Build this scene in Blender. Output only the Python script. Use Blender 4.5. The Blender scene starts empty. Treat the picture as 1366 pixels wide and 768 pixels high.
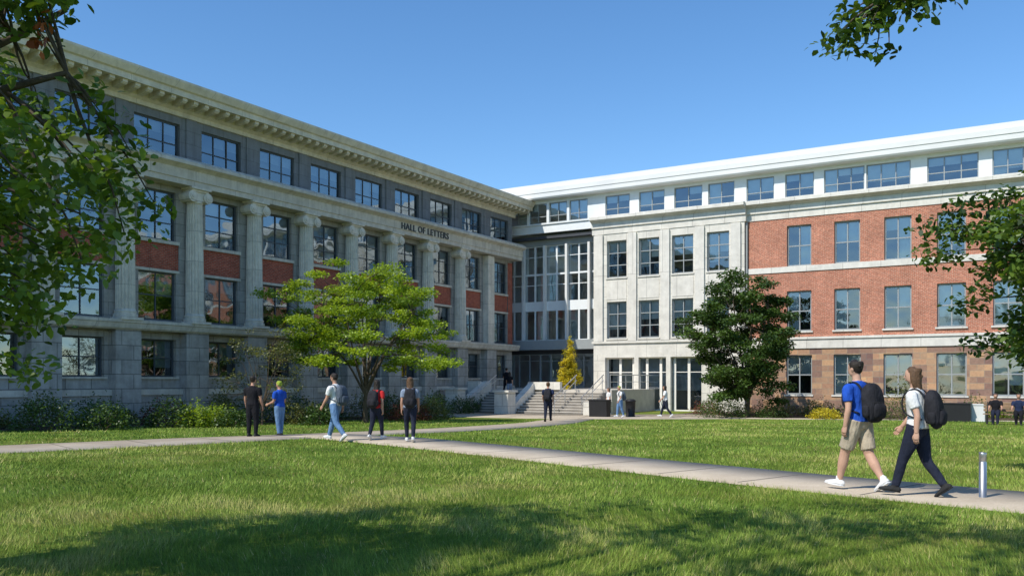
import bpy, math, random
import numpy as np
from mathutils import Vector, Matrix
from mathutils.bvhtree import BVHTree
random.seed(3); RNG=np.random.default_rng(3)
D=bpy.data; scene=bpy.context.scene
COL=scene.collection
# ------------------------------------------------------------------ helpers
def gz(y):
    return -0.5*min(max((y-24)/24.0,0),1)
def link(o,parent=None):
    COL.objects.link(o)
    if parent: o.parent=parent
    return o
def empty(name,loc=(0,0,0),rotz=0):
    e=D.objects.new(name,None); e.location=loc; e.rotation_euler=(0,0,rotz); e.empty_display_size=.3
    return link(e)
class NT:
    def __init__(s,name):
        s.m=D.materials.new(name); s.m.use_nodes=True; s.t=s.m.node_tree; s.t.nodes.clear()
        s.out=s.n('ShaderNodeOutputMaterial')
    def n(s,typ,**k):
        nd=s.t.nodes.new(typ)
        for a,b in k.items(): setattr(nd,a,b)
        return nd
    def l(s,a,b): s.t.links.new(a,b)
    def noise(s,vec,scale,detail=3,rough=.5):
        n=s.n('ShaderNodeTexNoise'); n.inputs['Scale'].default_value=scale; n.inputs['Detail'].default_value=detail
        n.inputs['Roughness'].default_value=rough
        if vec: s.l(vec,n.inputs['Vector'])
        return n.outputs['Fac']
    def ramp(s,fac,stops):
        r=s.n('ShaderNodeValToRGB'); e=r.color_ramp.elements
        while len(e)<len(stops): e.new(.5)
        for i,(p,c) in enumerate(stops):
            e[i].position=p; e[i].color=(c[0],c[1],c[2],1)
        s.l(fac,r.inputs['Fac']); return r.outputs['Color']
    def mix(s,fac,a,b,mode='MIX'):
        m=s.n('ShaderNodeMix',data_type='RGBA',blend_type=mode)
        def put(sock,v):
            if isinstance(v,(tuple,list)): sock.default_value=(v[0],v[1],v[2],1)
            elif isinstance(v,(int,float)): sock.default_value=v
            else: s.l(v,sock)
        put(m.inputs[0],fac); put(m.inputs[6],a); put(m.inputs[7],b)
        return m.outputs[2]
    def math(s,op,a,b=0):
        m=s.n('ShaderNodeMath',operation=op)
        for i,v in enumerate((a,b)):
            if isinstance(v,(int,float)): m.inputs[i].default_value=v
            else: s.l(v,m.inputs[i])
        return m.outputs[0]
    def bump(s,h,st=.3,dist=.02):
        b=s.n('ShaderNodeBump'); b.inputs['Strength'].default_value=st; b.inputs['Distance'].default_value=dist
        s.l(h,b.inputs['Height']); return b.outputs['Normal']
    def bsdf(s,col,rough=.8,metal=0,normal=None,spec=.3):
        p=s.n('ShaderNodeBsdfPrincipled')
        if isinstance(col,(tuple,list)): p.inputs['Base Color'].default_value=(col[0],col[1],col[2],1)
        else: s.l(col,p.inputs['Base Color'])
        p.inputs['Roughness'].default_value=rough; p.inputs['Metallic'].default_value=metal
        p.inputs['Specular IOR Level'].default_value=spec
        if normal: s.l(normal,p.inputs['Normal'])
        s.l(p.outputs[0],s.out.inputs[0]); return p
    def obj(s): return s.n('ShaderNodeTexCoord').outputs['Object']
    def pos(s): return s.n('ShaderNodeNewGeometry').outputs['Position']
    def facade(s):
        sp=s.n('ShaderNodeSeparateXYZ'); s.l(s.obj(),sp.inputs[0])
        cb=s.n('ShaderNodeCombineXYZ'); s.l(s.math('ADD',sp.outputs[0],sp.outputs[1]),cb.inputs[0]); s.l(sp.outputs[2],cb.inputs[1])
        return cb.outputs[0]
    def brick(s,vec,c1,c2,mo,w,h,ms,bias=0):
        b=s.n('ShaderNodeTexBrick'); s.l(vec,b.inputs['Vector'])
        for k,v in (('Color1',c1),('Color2',c2),('Mortar',mo)): b.inputs[k].default_value=(v[0],v[1],v[2],1)
        b.inputs['Scale'].default_value=1; b.inputs['Brick Width'].default_value=w; b.inputs['Row Height'].default_value=h
        b.inputs['Mortar Size'].default_value=ms; b.inputs['Bias'].default_value=bias
        return b
MATS={}
def simple(name,col,rough=.8,var=.15,scale=3,bump=0,metal=0,spec=.3,bscale=60):
    if name in MATS: return MATS[name]
    t=NT(name); o=t.obj()
    f=t.noise(o,scale,3,.6)
    dk=tuple(c*(1-var) for c in col); lt=tuple(min(1,c*(1+var)) for c in col)
    c=t.ramp(f,[(.3,dk),(.7,lt)])
    nm=t.bump(t.noise(o,bscale,2),bump,.01) if bump else None
    t.bsdf(c,rough,metal,nm,spec); MATS[name]=t.m; return t.m
def stone(name,c,w=1.2,h=.5,ms=.012,var=.1,dirt=.25,streak=.55):
    t=NT(name); v=t.facade(); o=t.obj()
    b=t.brick(v,tuple(x*(1-var) for x in c),tuple(x*(1+var) for x in c),tuple(x*.5 for x in c),w,h,ms)
    f=t.noise(o,1.6,5,.75)
    st=t.n('ShaderNodeMapping'); st.inputs['Scale'].default_value=(2.5,2.5,.25); t.l(o,st.inputs[0])
    k=t.noise(st.outputs[0],1.5,3,.6)
    col=t.mix(1,b.outputs[0],t.ramp(f,[(.32,(1-dirt,)*3),(.65,(1.08,)*3)]),'MULTIPLY')
    col=t.mix(streak,col,t.ramp(k,[(.3,(.72,.70,.66)),(.6,(1.05,)*3)]),'MULTIPLY')
    t.bsdf(col,.85); return t.m
def brickmat(name,c1,c2,mo,w=.22,h=.075,ms=.012,n=.3):
    t=NT(name); v=t.facade(); o=t.obj()
    b=t.brick(v,c1,c2,mo,w,h,ms)
    f=t.noise(o,.8,4,.75); g=t.noise(o,9,2,.8)
    col=t.mix(1,b.outputs[0],t.ramp(f,[(.3,(1-n,)*3),(.7,(1.1,)*3)]),'MULTIPLY')
    col=t.mix(.7,col,t.ramp(g,[(.35,(.62,.55,.52)),(.65,(1.28,1.2,1.15))]),'MULTIPLY')
    t.bsdf(col,.9); return t.m
def glassmat(name,tint,base,fac):
    t=NT(name)
    tr=t.n('ShaderNodeBsdfTransparent'); tr.inputs[0].default_value=(*tint,1)
    gl=t.n('ShaderNodeBsdfGlossy'); gl.inputs['Color'].default_value=(*base,1); gl.inputs['Roughness'].default_value=.03
    nz=t.noise(t.obj(),.9,1); t.l(t.bump(nz,.12,.15),gl.inputs['Normal'])
    fr=t.n('ShaderNodeFresnel'); fr.inputs[0].default_value=1.5
    f=t.math('ADD',fr.outputs[0],fac)
    m=t.n('ShaderNodeMixShader'); t.l(f,m.inputs[0]); t.l(tr.outputs[0],m.inputs[1]); t.l(gl.outputs[0],m.inputs[2])
    t.l(m.outputs[0],t.out.inputs[0]); return t.m
def leafmat(name,dark,light,trans=.35):
    t=NT(name)
    a=t.n('ShaderNodeAttribute',attribute_name='v')
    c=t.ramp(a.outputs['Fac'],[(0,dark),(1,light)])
    p=t.n('ShaderNodeBsdfPrincipled'); t.l(c,p.inputs['Base Color']); p.inputs['Roughness'].default_value=.45; p.inputs['Specular IOR Level'].default_value=.4
    tl=t.n('ShaderNodeBsdfTranslucent'); t.l(t.mix(1,c,(1.5,1.4,.5),'MULTIPLY'),tl.inputs[0])
    m=t.n('ShaderNodeMixShader'); m.inputs[0].default_value=trans
    t.l(p.outputs[0],m.inputs[1]); t.l(tl.outputs[0],m.inputs[2]); t.l(m.outputs[0],t.out.inputs[0]); return t.m
class MB:
    def __init__(s): s.g={}
    def _g(s,m): return s.g.setdefault(m,([],[]))
    def box(s,x0,x1,y0,y1,z0,z1,m):
        V,F=s._g(m); b=len(V)
        V+= [(x0,y0,z0),(x1,y0,z0),(x1,y1,z0),(x0,y1,z0),(x0,y0,z1),(x1,y0,z1),(x1,y1,z1),(x0,y1,z1)]
        F+= [tuple(b+i for i in f) for f in ((0,3,2,1),(4,5,6,7),(0,1,5,4),(1,2,6,5),(2,3,7,6),(3,0,4,7))]
    def quad(s,p,m):
        V,F=s._g(m); b=len(V); V+=p; F.append(tuple(range(b,b+len(p))))
    def prism(s,prof,x0,x1,m):
        V,F=s._g(m); b=len(V); n=len(prof)
        V+=[(x0,y,z) for y,z in prof]+[(x1,y,z) for y,z in prof]
        for i in range(n):
            j=(i+1)%n; F.append((b+i,b+j,b+n+j,b+n+i))
        F.append(tuple(b+n-1-i for i in range(n))); F.append(tuple(b+n+i for i in range(n)))
    def tube(s,p0,p1,r0,r1,m,n=10,caps=True):
        V,F=s._g(m); p0=Vector(p0);p1=Vector(p1); t=(p1-p0).normalized()
        a=t.orthogonal().normalized(); c=t.cross(a); b=len(V)
        for p,r in((p0,r0),(p1,r1)):
            for i in range(n):
                th=2*math.pi*i/n; V.append(tuple(p+a*(r*math.cos(th))+c*(r*math.sin(th))))
        for i in range(n):
            j=(i+1)%n; F.append((b+i,b+j,b+n+j,b+n+i))
        if caps: F.append(tuple(b+n-1-i for i in range(n))); F.append(tuple(b+n+i for i in range(n)))
    def emit(s,mats,parent,names=None):
        out=[]
        for k,(V,F) in s.g.items():
            me=D.meshes.new(k); me.from_pydata(V,[],F); me.materials.append(mats[k]); me.update()
            out.append(link(D.objects.new(k,me),parent))
        return out
def np_mesh(name,V,F,mats,fm=None,attr=None,smooth=False):
    me=D.meshes.new(name); V=np.asarray(V,np.float32); F=np.asarray(F,np.int32); n,k=F.shape
    me.vertices.add(len(V)); me.vertices.foreach_set('co',V.ravel())
    me.loops.add(n*k); me.loops.foreach_set('vertex_index',F.ravel())
    me.polygons.add(n); me.polygons.foreach_set('loop_start',np.arange(0,n*k,k,dtype=np.int32))
    try: me.polygons.foreach_set('loop_total',np.full(n,k,np.int32))
    except Exception: pass
    for m in mats: me.materials.append(m)
    if fm is not None: me.polygons.foreach_set('material_index',np.asarray(fm,np.int32))
    if attr is not None:
        a=me.attributes.new('v','FLOAT','FACE'); a.data.foreach_set('value',np.asarray(attr,np.float32))
    if smooth: me.polygons.foreach_set('use_smooth',np.ones(n,bool))
    me.update(calc_edges=True); me.validate()
    return me
# ------------------------------------------------------------------ camera / light
F_PX=1177.0; HOR=507.0; CAMZ=1.6
cam=D.cameras.new('camera'); co=link(D.objects.new('camera',cam)); co.location=(0,0,CAMZ); co.rotation_euler=(math.pi/2,0,0)
cam.lens=36*F_PX/1366; cam.sensor_width=36; cam.shift_y=(HOR-384)/1366; cam.clip_end=3000; cam.clip_start=.05
scene.camera=co
EL=math.radians(47); sx,sy=-0.77,-0.638
w=D.worlds.new("World"); scene.world=w; w.use_nodes=True; nt=w.node_tree
bg=nt.nodes['Background']; sk=nt.nodes.new('ShaderNodeTexSky'); sk.sky_type='NISHITA'; sk.sun_disc=False
sk.sun_elevation=EL; sk.sun_rotation=math.atan2(sx,sy); sk.air_density=1.0; sk.dust_density=.1; sk.ozone_density=4.0
hs=nt.nodes.new('ShaderNodeHueSaturation'); hs.inputs['Saturation'].default_value=1.17; hs.inputs['Value'].default_value=1.22
nt.links.new(sk.outputs[0],hs.inputs['Color']); nt.links.new(hs.outputs[0],bg.inputs[0]); bg.inputs[1].default_value=.15
sl=D.lights.new('sun','SUN'); sl.energy=5.0; sl.angle=math.radians(.5); sl.color=(1,.95,.86)
so=link(D.objects.new('sun',sl)); dv=Vector((sx*math.cos(EL),sy*math.cos(EL),math.sin(EL)))
so.rotation_euler=dv.to_track_quat('Z','Y').to_euler(); so.location=(-20,-10,30)
scene.view_settings.view_transform='Standard'; scene.view_settings.look='None'; scene.view_settings.exposure=0
# ------------------------------------------------------------------ frames
A=math.radians(31.35); SA,CA=math.sin(A),math.cos(A)
CL=(0.0,66.0); OR=(23.28,53.0)
def PL(t,o): return (CL[0]-SA*t+CA*o, CL[1]-CA*t-SA*o)
def PR(s,o): return (OR[0]+CA*s-SA*o, OR[1]-SA*s-CA*o)
def PX(x,d): return (x-683)/F_PX*d
def ground_at(x,y):
    d=20
    for _ in range(40): d=F_PX*(CAMZ-gz(d))/(y-HOR)*.5+d*.5
    return PX(x,d),d
# ------------------------------------------------------------------ ground & paths
t=NT('grass_ground'); p=t.pos()
f=t.noise(p,.35,5,.7); h=t.noise(p,30,3,.7)
c=t.ramp(f,[(.34,(.115,.185,.026)),(.52,(.175,.235,.040)),(.68,(.29,.27,.075))])
c=t.mix(.8,c,t.ramp(h,[(.3,(.5,.56,.45)),(.7,(1.25,1.2,1.1))]),'MULTIPLY')
t.bsdf(c,.9,0,t.bump(t.noise(p,45,3,.8),.9,.05),.1); M_GRASS=t.m
t=NT('grass_blade'); a=t.n('ShaderNodeAttribute',attribute_name='v')
c=t.ramp(a.outputs['Fac'],[(0,(.060,.115,.016)),(.35,(.15,.25,.030)),(.65,(.26,.34,.055)),(.85,(.40,.38,.12)),(1,(.55,.47,.22))])
t.bsdf(c,.6,0,None,.2); M_BLADE=t.m
xs=np.array([-1500,-400,-150,-80,-40,-20,-10,0,10,20,40,80,150,400,1500.]); ys=np.array([-1500,-300,-60,-20,0,12,24,36,48,60,80,120,300,1500.])
V=[(x,y,gz(y)) for y in ys for x in xs]; nx=len(xs)
Fc=[(j*nx+i,j*nx+i+1,(j+1)*nx+i+1,(j+1)*nx+i) for j in range(len(ys)-1) for i in range(nx-1)]
link(D.objects.new('ground',np_mesh('ground',V,Fc,[M_GRASS])))
t=NT('path_concrete'); p=t.pos()
c=t.ramp(t.noise(p,.8,5,.6),[(.3,(.35,.29,.22)),(.7,(.48,.41,.32))]); c=t.mix(.6,c,t.ramp(t.noise(p,40,4,.75),[(.3,(.7,)*3),(.7,(1.15,)*3)]),'MULTIPLY')
t.bsdf(c,.85); M_PATH=t.m
M_JOINT=simple('path_joint',(.16,.14,.12))
PATHS=[]
def smooth_poly(pts,step=.6):
    pts=[Vector((a,b)) for a,b in pts]; out=[]
    P=[2*pts[0]-pts[1]]+pts+[2*pts[-1]-pts[-2]]
    for i in range(1,len(P)-2):
        n=max(2,int((P[i+1]-P[i]).length/step))
        for k in range(n):
            u=k/n; a,b,c,d=P[i-1],P[i],P[i+1],P[i+2]
            out.append(.5*((2*b)+(c-a)*u+(2*a-5*b+4*c-d)*u*u+(3*b-a-3*c+d)*u**3))
    out.append(pts[-1]); return out
def path(name,pts,wd,th=.03,joint=1.6):
    P=smooth_poly(pts); PATHS.append((np.array([tuple(q) for q in P]),wd/2))
    V=[];Fq=[];mi=[]
    n=len(P); acc=0; J=[]
    for i,q in enumerate(P):
        tg=(P[min(i+1,n-1)]-P[max(i-1,0)]).normalized(); nn=Vector((-tg.y,tg.x))*wd/2
        a=q+nn;b=q-nn
        V+=[(a.x,a.y,gz(a.y)-.05),(a.x,a.y,gz(a.y)+th),(b.x,b.y,gz(b.y)+th),(b.x,b.y,gz(b.y)-.05)]
        if i:
            acc+=(q-P[i-1]).length
            if acc>joint:
                acc=0; e=tg*.012
                J.append([(p.x,p.y,gz(p.y)+th+.004) for p in (a-e,b-e,b+e,a+e)])
    for i in range(n-1):
        for k in range(3): Fq.append((i*4+k,i*4+k+1,i*4+4+k+1,i*4+4+k)); mi.append(0)
    for j in J:
        b=len(V); V+=j; Fq.append((b,b+1,b+2,b+3)); mi.append(1)
    link(D.objects.new(name,np_mesh(name,V,Fq,[M_PATH,M_JOINT],mi)))
path('walkway',[(15,3.2),(6.7,11.5),(2.9,15.9),(0.3,19.2),(-3.2,23.4),(-5.6,25.9)],2.05,.034)
path('walkway',[(-30,5),(-11.9,20.2),(-7.6,23.9),(-4.6,27.4),(-1.2,32.6),(1.5,39),(3.2,47)],2.3,.030)
path('walkway',[PR(-19,12.2),PR(-12,9.5),PR(-4,8.3),PR(6,8.0),PR(18,8.0)],1.9,.026)
path('plaza_paving',[PR(-28,12.5),PR(-22,12.8),PR(-14,11.2),PR(-8.5,7.0)],6.5,.022)
# ------------------------------------------------------------------ grass blades
def path_mask(x,y,margin=0):
    ok=np.ones(len(x),bool)
    for P,hw in PATHS:
        for i in range(0,len(P)-1):
            a=P[i];b=P[i+1];ab=b-a;L=ab@ab
            u=np.clip(((x-a[0])*ab[0]+(y-a[1])*ab[1])/L,0,1)
            d=np.hypot(x-a[0]-u*ab[0],y-a[1]-u*ab[1]); ok&=d>hw-margin
    return ok
def vnoise(x,y,s,seed):
    r=np.random.default_rng(seed); G=r.uniform(0,1,(64,64)); u=x*s+100;v=y*s+100
    i=np.floor(u).astype(int);j=np.floor(v).astype(int);fu=u-i;fv=v-j;fu=fu*fu*(3-2*fu);fv=fv*fv*(3-2*fv)
    g=lambda a,b:G[a%64,b%64]
    return (g(i,j)*(1-fu)+g(i+1,j)*fu)*(1-fv)+(g(i,j+1)*(1-fu)+g(i+1,j+1)*fu)*fv
def blades():
    X=[];Y=[];Sz=[];W=[]
    for y0,y1,dens,h,wd in ((5.5,9,2300,.055,.0055),(9,13,1200,.055,.008),(13,19,480,.055,.012),(19,28,190,.055,.019),(28,46,65,.05,.03)):
        half=.66*y1+1; n=int((y1-y0)*2*half*dens)
        X.append(RNG.uniform(-half,half,n)); Y.append(RNG.uniform(y0,y1,n)); Sz.append(np.full(n,h)); W.append(np.full(n,wd))
    X,Y,Sz,W=map(np.concatenate,(X,Y,Sz,W))
    k=path_mask(X,Y,.035)&(np.abs(X)<.66*Y+.8)&(~((((X-CL[0])*CA-(Y-CL[1])*SA)<4)))
    k&=~(((X-OR[0])*-SA-(Y-OR[1])*CA)<6.5)
    X,Y,Sz,W=X[k],Y[k],Sz[k],W[k]; n=len(X)
    n1=vnoise(X,Y,.45,1);n2=vnoise(X,Y,1.6,2);n3=vnoise(X,Y,5.5,3);n4=vnoise(X,Y,.16,4)
    cl=.55+.5*n2+.45*n3
    hh=Sz*RNG.uniform(.5,1.35,n)*cl; th=RNG.uniform(0,2*np.pi,n); ln=RNG.uniform(.1,1.0,n)*hh
    ph=np.sin(X*1.1)*2+np.sin(Y*1.3+1)*2+RNG.normal(0,1.1,n)
    patch=.42+.42*(n1-.5)+.40*(n2-.5)+.32*(n3-.5)+.30*(n4-.5)+.10*(X<-2)*(Y<16)*n1
    v=np.clip(patch+RNG.normal(0,.13,n),0,.86); v[RNG.uniform(0,1,n)<.02]=1
    Z=-.5*np.clip((Y-24)/24,0,1)
    dx=np.cos(th)*W/2;dy=np.sin(th)*W/2
    V=np.empty((n,3,3),np.float32)
    V[:,0]=np.stack([X-dx,Y-dy,Z-.005],1);V[:,1]=np.stack([X+dx,Y+dy,Z-.005],1)
    V[:,2]=np.stack([X+np.cos(ph)*ln,Y+np.sin(ph)*ln,Z+hh],1)
    Fa=np.arange(n*3).reshape(n,3)
    link(D.objects.new('grass',np_mesh('grass',V.reshape(-1,3),Fa,[M_BLADE],None,v)))
    print('blades',n)
blades()
# ------------------------------------------------------------------ building materials
BM={
 'limestone_wall_shaded':stone('limestone_wall_shaded',(.33,.315,.29),1.3,.55),  # same stone as the columns; recess shade put into its colour
 'ground_ashlar':stone('ground_ashlar',(.41,.39,.355),1.15,.62,.02,.12,.3),
 'limestone_trim':stone('limestone_trim',(.60,.555,.475),2.4,5,.01,.05,.22),
 'column_stone':stone('column_stone',(.68,.63,.54),3,1.4,.01,.05,.22),
 'cornice':stone('cornice',(.68,.61,.48),2.0,9,.008,.05,.2,.4),
 'attic_wall':stone('attic_wall',(.20,.21,.23),1.2,.6,.008,.05,.15),
 'brick_spandrel':brickmat('brick_spandrel',(.46,.095,.05),(.34,.065,.04),(.34,.20,.15)),
 'window_frame_dark':simple('window_frame_dark',(.07,.08,.09),.5,.05),
 'window_frame_grey':simple('window_frame_grey',(.30,.32,.32),.5,.05),
 'window_glass_left':glassmat('window_glass_left',(.55,.62,.68),(.8,.92,1.0),.2),
 'window_glass':glassmat('window_glass',(.75,.82,.84),(.85,.93,1.0),.14),
 'window_glass_link':glassmat('window_glass_link',(.8,.88,.9),(.9,.96,1.0),.32),
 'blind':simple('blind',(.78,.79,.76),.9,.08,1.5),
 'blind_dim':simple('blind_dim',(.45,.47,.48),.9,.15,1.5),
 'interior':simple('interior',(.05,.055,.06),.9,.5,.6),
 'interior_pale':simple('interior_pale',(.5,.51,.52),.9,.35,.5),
 'roof_gravel':simple('roof_gravel',(.25,.25,.25)),
 'roof_metal':simple('roof_metal',(.68,.68,.66),.55,.05,.5),
 'brick_wall':brickmat('brick_wall',(.56,.185,.105),(.40,.12,.07),(.50,.37,.28)),
 'white_stone':stone('white_stone',(.66,.63,.56),1.5,.75,.012,.05,.14,.2),
 'white_trim':stone('white_trim',(.67,.64,.575),2.2,9,.012,.04,.14,.2),
 'curtain_frame':simple('curtain_frame',(.72,.74,.74),.45,.04),
 'dark_metal':simple('dark_metal',(.06,.065,.075),.5,.1),
 'door_frame':simple('door_frame',(.75,.72,.66),.5,.04),
}
t=NT('sandstone_blocks'); v=t.facade(); b=t.brick(v,(.38,.25,.17),(.27,.165,.13),(.27,.22,.18),.75,.36,.018)
cellv=t.n('ShaderNodeVectorMath',operation='DIVIDE'); t.l(v,cellv.inputs[0]); cellv.inputs[1].default_value=(.75,.36,1)
fl=t.n('ShaderNodeVectorMath',operation='FLOOR'); t.l(cellv.outputs[0],fl.inputs[0]); wn=t.n('ShaderNodeTexWhiteNoise'); t.l(fl.outputs[0],wn.inputs[0])
c=t.mix(1,b.outputs[0],t.ramp(wn.outputs[0],[(0,(.66,.62,.70)),(.5,(1.12,1.08,.95)),(1,(1.6,1.45,1.1))]),'MULTIPLY')
c=t.mix(.6,c,t.ramp(t.noise(t.obj(),6,3,.7),[(.3,(.75,)*3),(.7,(1.2,)*3)]),'MULTIPLY')
t.bsdf(c,.9); BM['sandstone_blocks']=t.m
def window(mb,x0,x1,z0,z1,y,cols,rows,fr,gl,blind=None,fw=.075,mw=.05,bl='blind',shadefrac=None):
    mb.box(x0,x0+fw,y,y+.09,z0,z1,fr); mb.box(x1-fw,x1,y,y+.09,z0,z1,fr)
    mb.box(x0+fw,x1-fw,y,y+.09,z0,z0+fw,fr); mb.box(x0+fw,x1-fw,y,y+.09,z1-fw,z1,fr)
    for i in range(1,cols):
        xc=x0+(x1-x0)*i/cols; mb.box(xc-mw/2,xc+mw/2,y+.01,y+.08,z0+fw,z1-fw,fr)
    for r in rows:
        zc=z0+(z1-z0)*r
        for i in range(cols):
            a=x0+(x1-x0)*i/cols+(mw/2 if i else fw); c=x0+(x1-x0)*(i+1)/cols-(mw/2 if i<cols-1 else fw)
            mb.box(a,c,y+.015,y+.075,zc-mw/2,zc+mw/2,fr)
    a=random.uniform(-.02,.02); c=random.uniform(-.012,.012)
    mb.quad([(x0+fw,y+.045+a,z0+fw),(x1-fw,y+.045-a,z0+fw),(x1-fw,y+.045-a+c,z1-fw),(x0+fw,y+.045+a+c,z1-fw)],gl)
    if blind is not None:
        for i in range(cols):
            f=blind if random.random()<.6 else random.choice((0,.3,.5,.75,1))
            if f<=0: continue
            a=x0+(x1-x0)*i/cols+.04; c=x0+(x1-x0)*(i+1)/cols-.04; zb=z1-(z1-z0)*min(f,1)
            mb.quad([(a,y+.17,zb),(c,y+.17,zb),(c,y+.17,z1),(a,y+.17,z1)],bl)
def wall_row(mb,x0,x1,z0,z1,wins,m,th=.35,y=0):
    c=x0
    for a,b in sorted(wins):
        if a>c: mb.box(c,a,y,y+th,z0,z1,m)
        c=b
    if x1>c: mb.box(c,x1,y,y+th,z0,z1,m)
# ------------------------------------------------------------------ LEFT BUILDING
LB=empty('neoclassical_hall',(CL[0],CL[1],0),math.pi/2-A)
mb=MB(); X0=-57.0; BAY=3.62
cent=[-1.75-BAY*i for i in range(15)]
def WN(h): return [(c-h,c+h) for c in cent]
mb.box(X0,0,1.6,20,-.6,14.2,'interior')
mb.box(X0-.6,.6,-.55,20.5,14.95,15.1,'roof_gravel')
mb.box(X0+1.5,-4.0,2.4,19,15.1,15.9,'limestone_wall_shaded'); mb.box(X0+1.3,-3.8,2.2,19.2,15.9,16.0,'cornice')
mb.box(-.35,0,.35,20,-.6,14.3,'brick_spandrel')
mb.box(X0,0,-.18,.35,-.6,1.25,'ground_ashlar'); mb.box(X0,0,-.25,-.18,.95,1.2,'limestone_trim')
wall_row(mb,X0,0,1.25,1.75,[],'ground_ashlar')
wall_row(mb,X0,0,1.75,3.45,WN(1.0),'ground_ashlar'); mb.box(X0,0,0,.35,3.45,3.78,'ground_ashlar')
for c in cent:
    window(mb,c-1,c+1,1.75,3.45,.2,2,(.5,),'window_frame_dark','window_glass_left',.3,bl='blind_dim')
    mb.box(c-1.1,c+1.1,-.08,.2,1.66,1.75,'limestone_trim')
for i,c in enumerate(cent[:-1]):
    x=c-BAY/2; mb.box(x-.62,x+.62,-.5,-.003,-.6,3.78,'ground_ashlar')
mb.prism([(.35,3.78),(-.55,3.78),(-.62,3.85),(-.68,4.05),(-.72,4.08),(-.72,4.2),(.35,4.2)],X0,0,'limestone_trim')
wall_row(mb,X0,0,4.2,4.3,[],'limestone_wall_shaded')
wall_row(mb,X0,0,4.3,6.5,WN(.98),'limestone_wall_shaded')
wall_row(mb,X0,0,7.95,10.2,WN(.98),'limestone_wall_shaded')
mb.box(X0,0,0,.35,10.2,10.5,'limestone_wall_shaded')
wall_row(mb,X0,0,6.5,7.95,WN(1.15),'limestone_wall_shaded')
for i,c in enumerate(cent):
    mb.box(c-1.15,c+1.15,.06,.35,6.62,7.8,'brick_spandrel')
    mb.box(c-1.15,c+1.15,-.04,.35,6.5,6.62,'limestone_trim'); mb.box(c-1.15,c+1.15,-.05,.35,7.8,7.95,'limestone_trim')
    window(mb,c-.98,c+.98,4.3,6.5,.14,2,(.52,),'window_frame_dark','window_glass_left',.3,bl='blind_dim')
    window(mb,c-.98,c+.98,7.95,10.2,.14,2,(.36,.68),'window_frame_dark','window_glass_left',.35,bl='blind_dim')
mb.box(-.62,0,-.03,-.003,4.3,10.3,'brick_spandrel'); 
mb.box(-3.95,-3.15,-.45,-.003,4.2,10.42,'column_stone')
mb.prism([(.35,10.5),(-.72,10.5),(-.72,10.74),(-.77,10.76),(-.77,11.2),(-.9,11.28),(-1.07,11.36),(-1.07,11.5),(-.85,11.66),(.35,11.66)],X0,0.3,'limestone_trim')
mb.box(X0,0,0,.35,11.66,11.85,'attic_wall')
wall_row(mb,X0,0,11.85,13.4,WN(1.2),'attic_wall'); mb.box(X0,0,0,.35,13.4,13.75,'attic_wall')
for c in cent:
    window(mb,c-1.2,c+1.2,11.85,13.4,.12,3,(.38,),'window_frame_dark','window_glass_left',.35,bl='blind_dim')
    mb.box(c-BAY/2-.3,c-BAY/2+.3,-.06,-.003,11.66,13.75,'attic_wall')
mb.prism([(.35,13.75),(-.12,13.75),(-.12,13.95),(-.3,14.05),(-.3,14.3),(.35,14.3)],X0,.3,'cornice')
mb.prism([(.35,14.3),(-1.15,14.3),(-1.15,14.55),(-1.25,14.6),(-1.38,14.85),(-1.38,14.95),(.35,14.95)],X0,1.1,'cornice')
x=X0+.3
while x<.9:
    mb.prism([(-.3,14.05),(-.95,14.10),(-1.05,14.18),(-1.05,14.297),(-.3,14.297)],x,x+.24,'cornice'); x+=.603
mb.emit(BM,LB)
def column_mesh():
    V=[];Fq=[]
    prof=[(0,.50,0),(.14,.50,0),(.16,.44,0),(.26,.46,0),(.32,.42,0),(.38,.405,1),(2.0,.405,1),(4.0,.38,1),(5.45,.345,1),(5.5,.37,0),(5.58,.37,0)]
    n=80
    for z,r,fl in prof:
        for i in range(n):
            th=2*math.pi*i/n; rr=r
            if fl:
                ph=(i%4)/4; rr=r-(.0 if ph==0 else .055*math.sin(math.pi*ph))
            V.append((rr*math.cos(th),rr*math.sin(th),z))
    for k in range(len(prof)-1):
        for i in range(n):
            j=(i+1)%n; Fq.append((k*n+i,k*n+j,(k+1)*n+j,(k+1)*n+i))
    def bx(x0,x1,y0,y1,z0,z1):
        b=len(V); V.extend([(x0,y0,z0),(x1,y0,z0),(x1,y1,z0),(x0,y1,z0),(x0,y0,z1),(x1,y0,z1),(x1,y1,z1),(x0,y1,z1)])
        Fq.extend([tuple(b+i for i in f) for f in ((0,3,2,1),(4,5,6,7),(0,1,5,4),(1,2,6,5),(2,3,7,6),(3,0,4,7))])
    bx(-.53,.53,-.53,.53,-.12,.0)
    bx(-.46,.46,-.42,.42,6.0,6.1); bx(-.55,.55,-.52,.52,6.1,6.2); bx(-.36,.36,-.36,.36,5.58,6.0)
    for sxn in (-1,1):
        for r,yo in ((.25,.44),(.15,.47),(.07,.5)):
            b=len(V); m=20
            for yy in (-yo,yo):
                for i in range(m):
                    th=2*math.pi*i/m; V.append((sxn*.43+r*math.cos(th),yy,5.77+r*math.sin(th)))
            for i in range(m):
                j=(i+1)%m; Fq.append((b+i,b+j,b+m+j,b+m+i))
            Fq.append(tuple(b+i for i in range(m))[::-1]); Fq.append(tuple(b+m+i for i in range(m)))
    me=D.meshes.new('ionic_column'); me.from_pydata(V,[],Fq); me.materials.append(BM['column_stone']); me.update(); return me
cm=column_mesh()
for i,c in enumerate(cent[:-1]):
    if i==0: continue
    o=link(D.objects.new('ionic_column',cm),LB); o.location=(c-BAY/2,-.26,4.31)
cu=D.curves.new('lettering','FONT'); cu.body='HALL OF LETTERS'; cu.size=.56; cu.extrude=.03; cu.space_character=1.12
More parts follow.
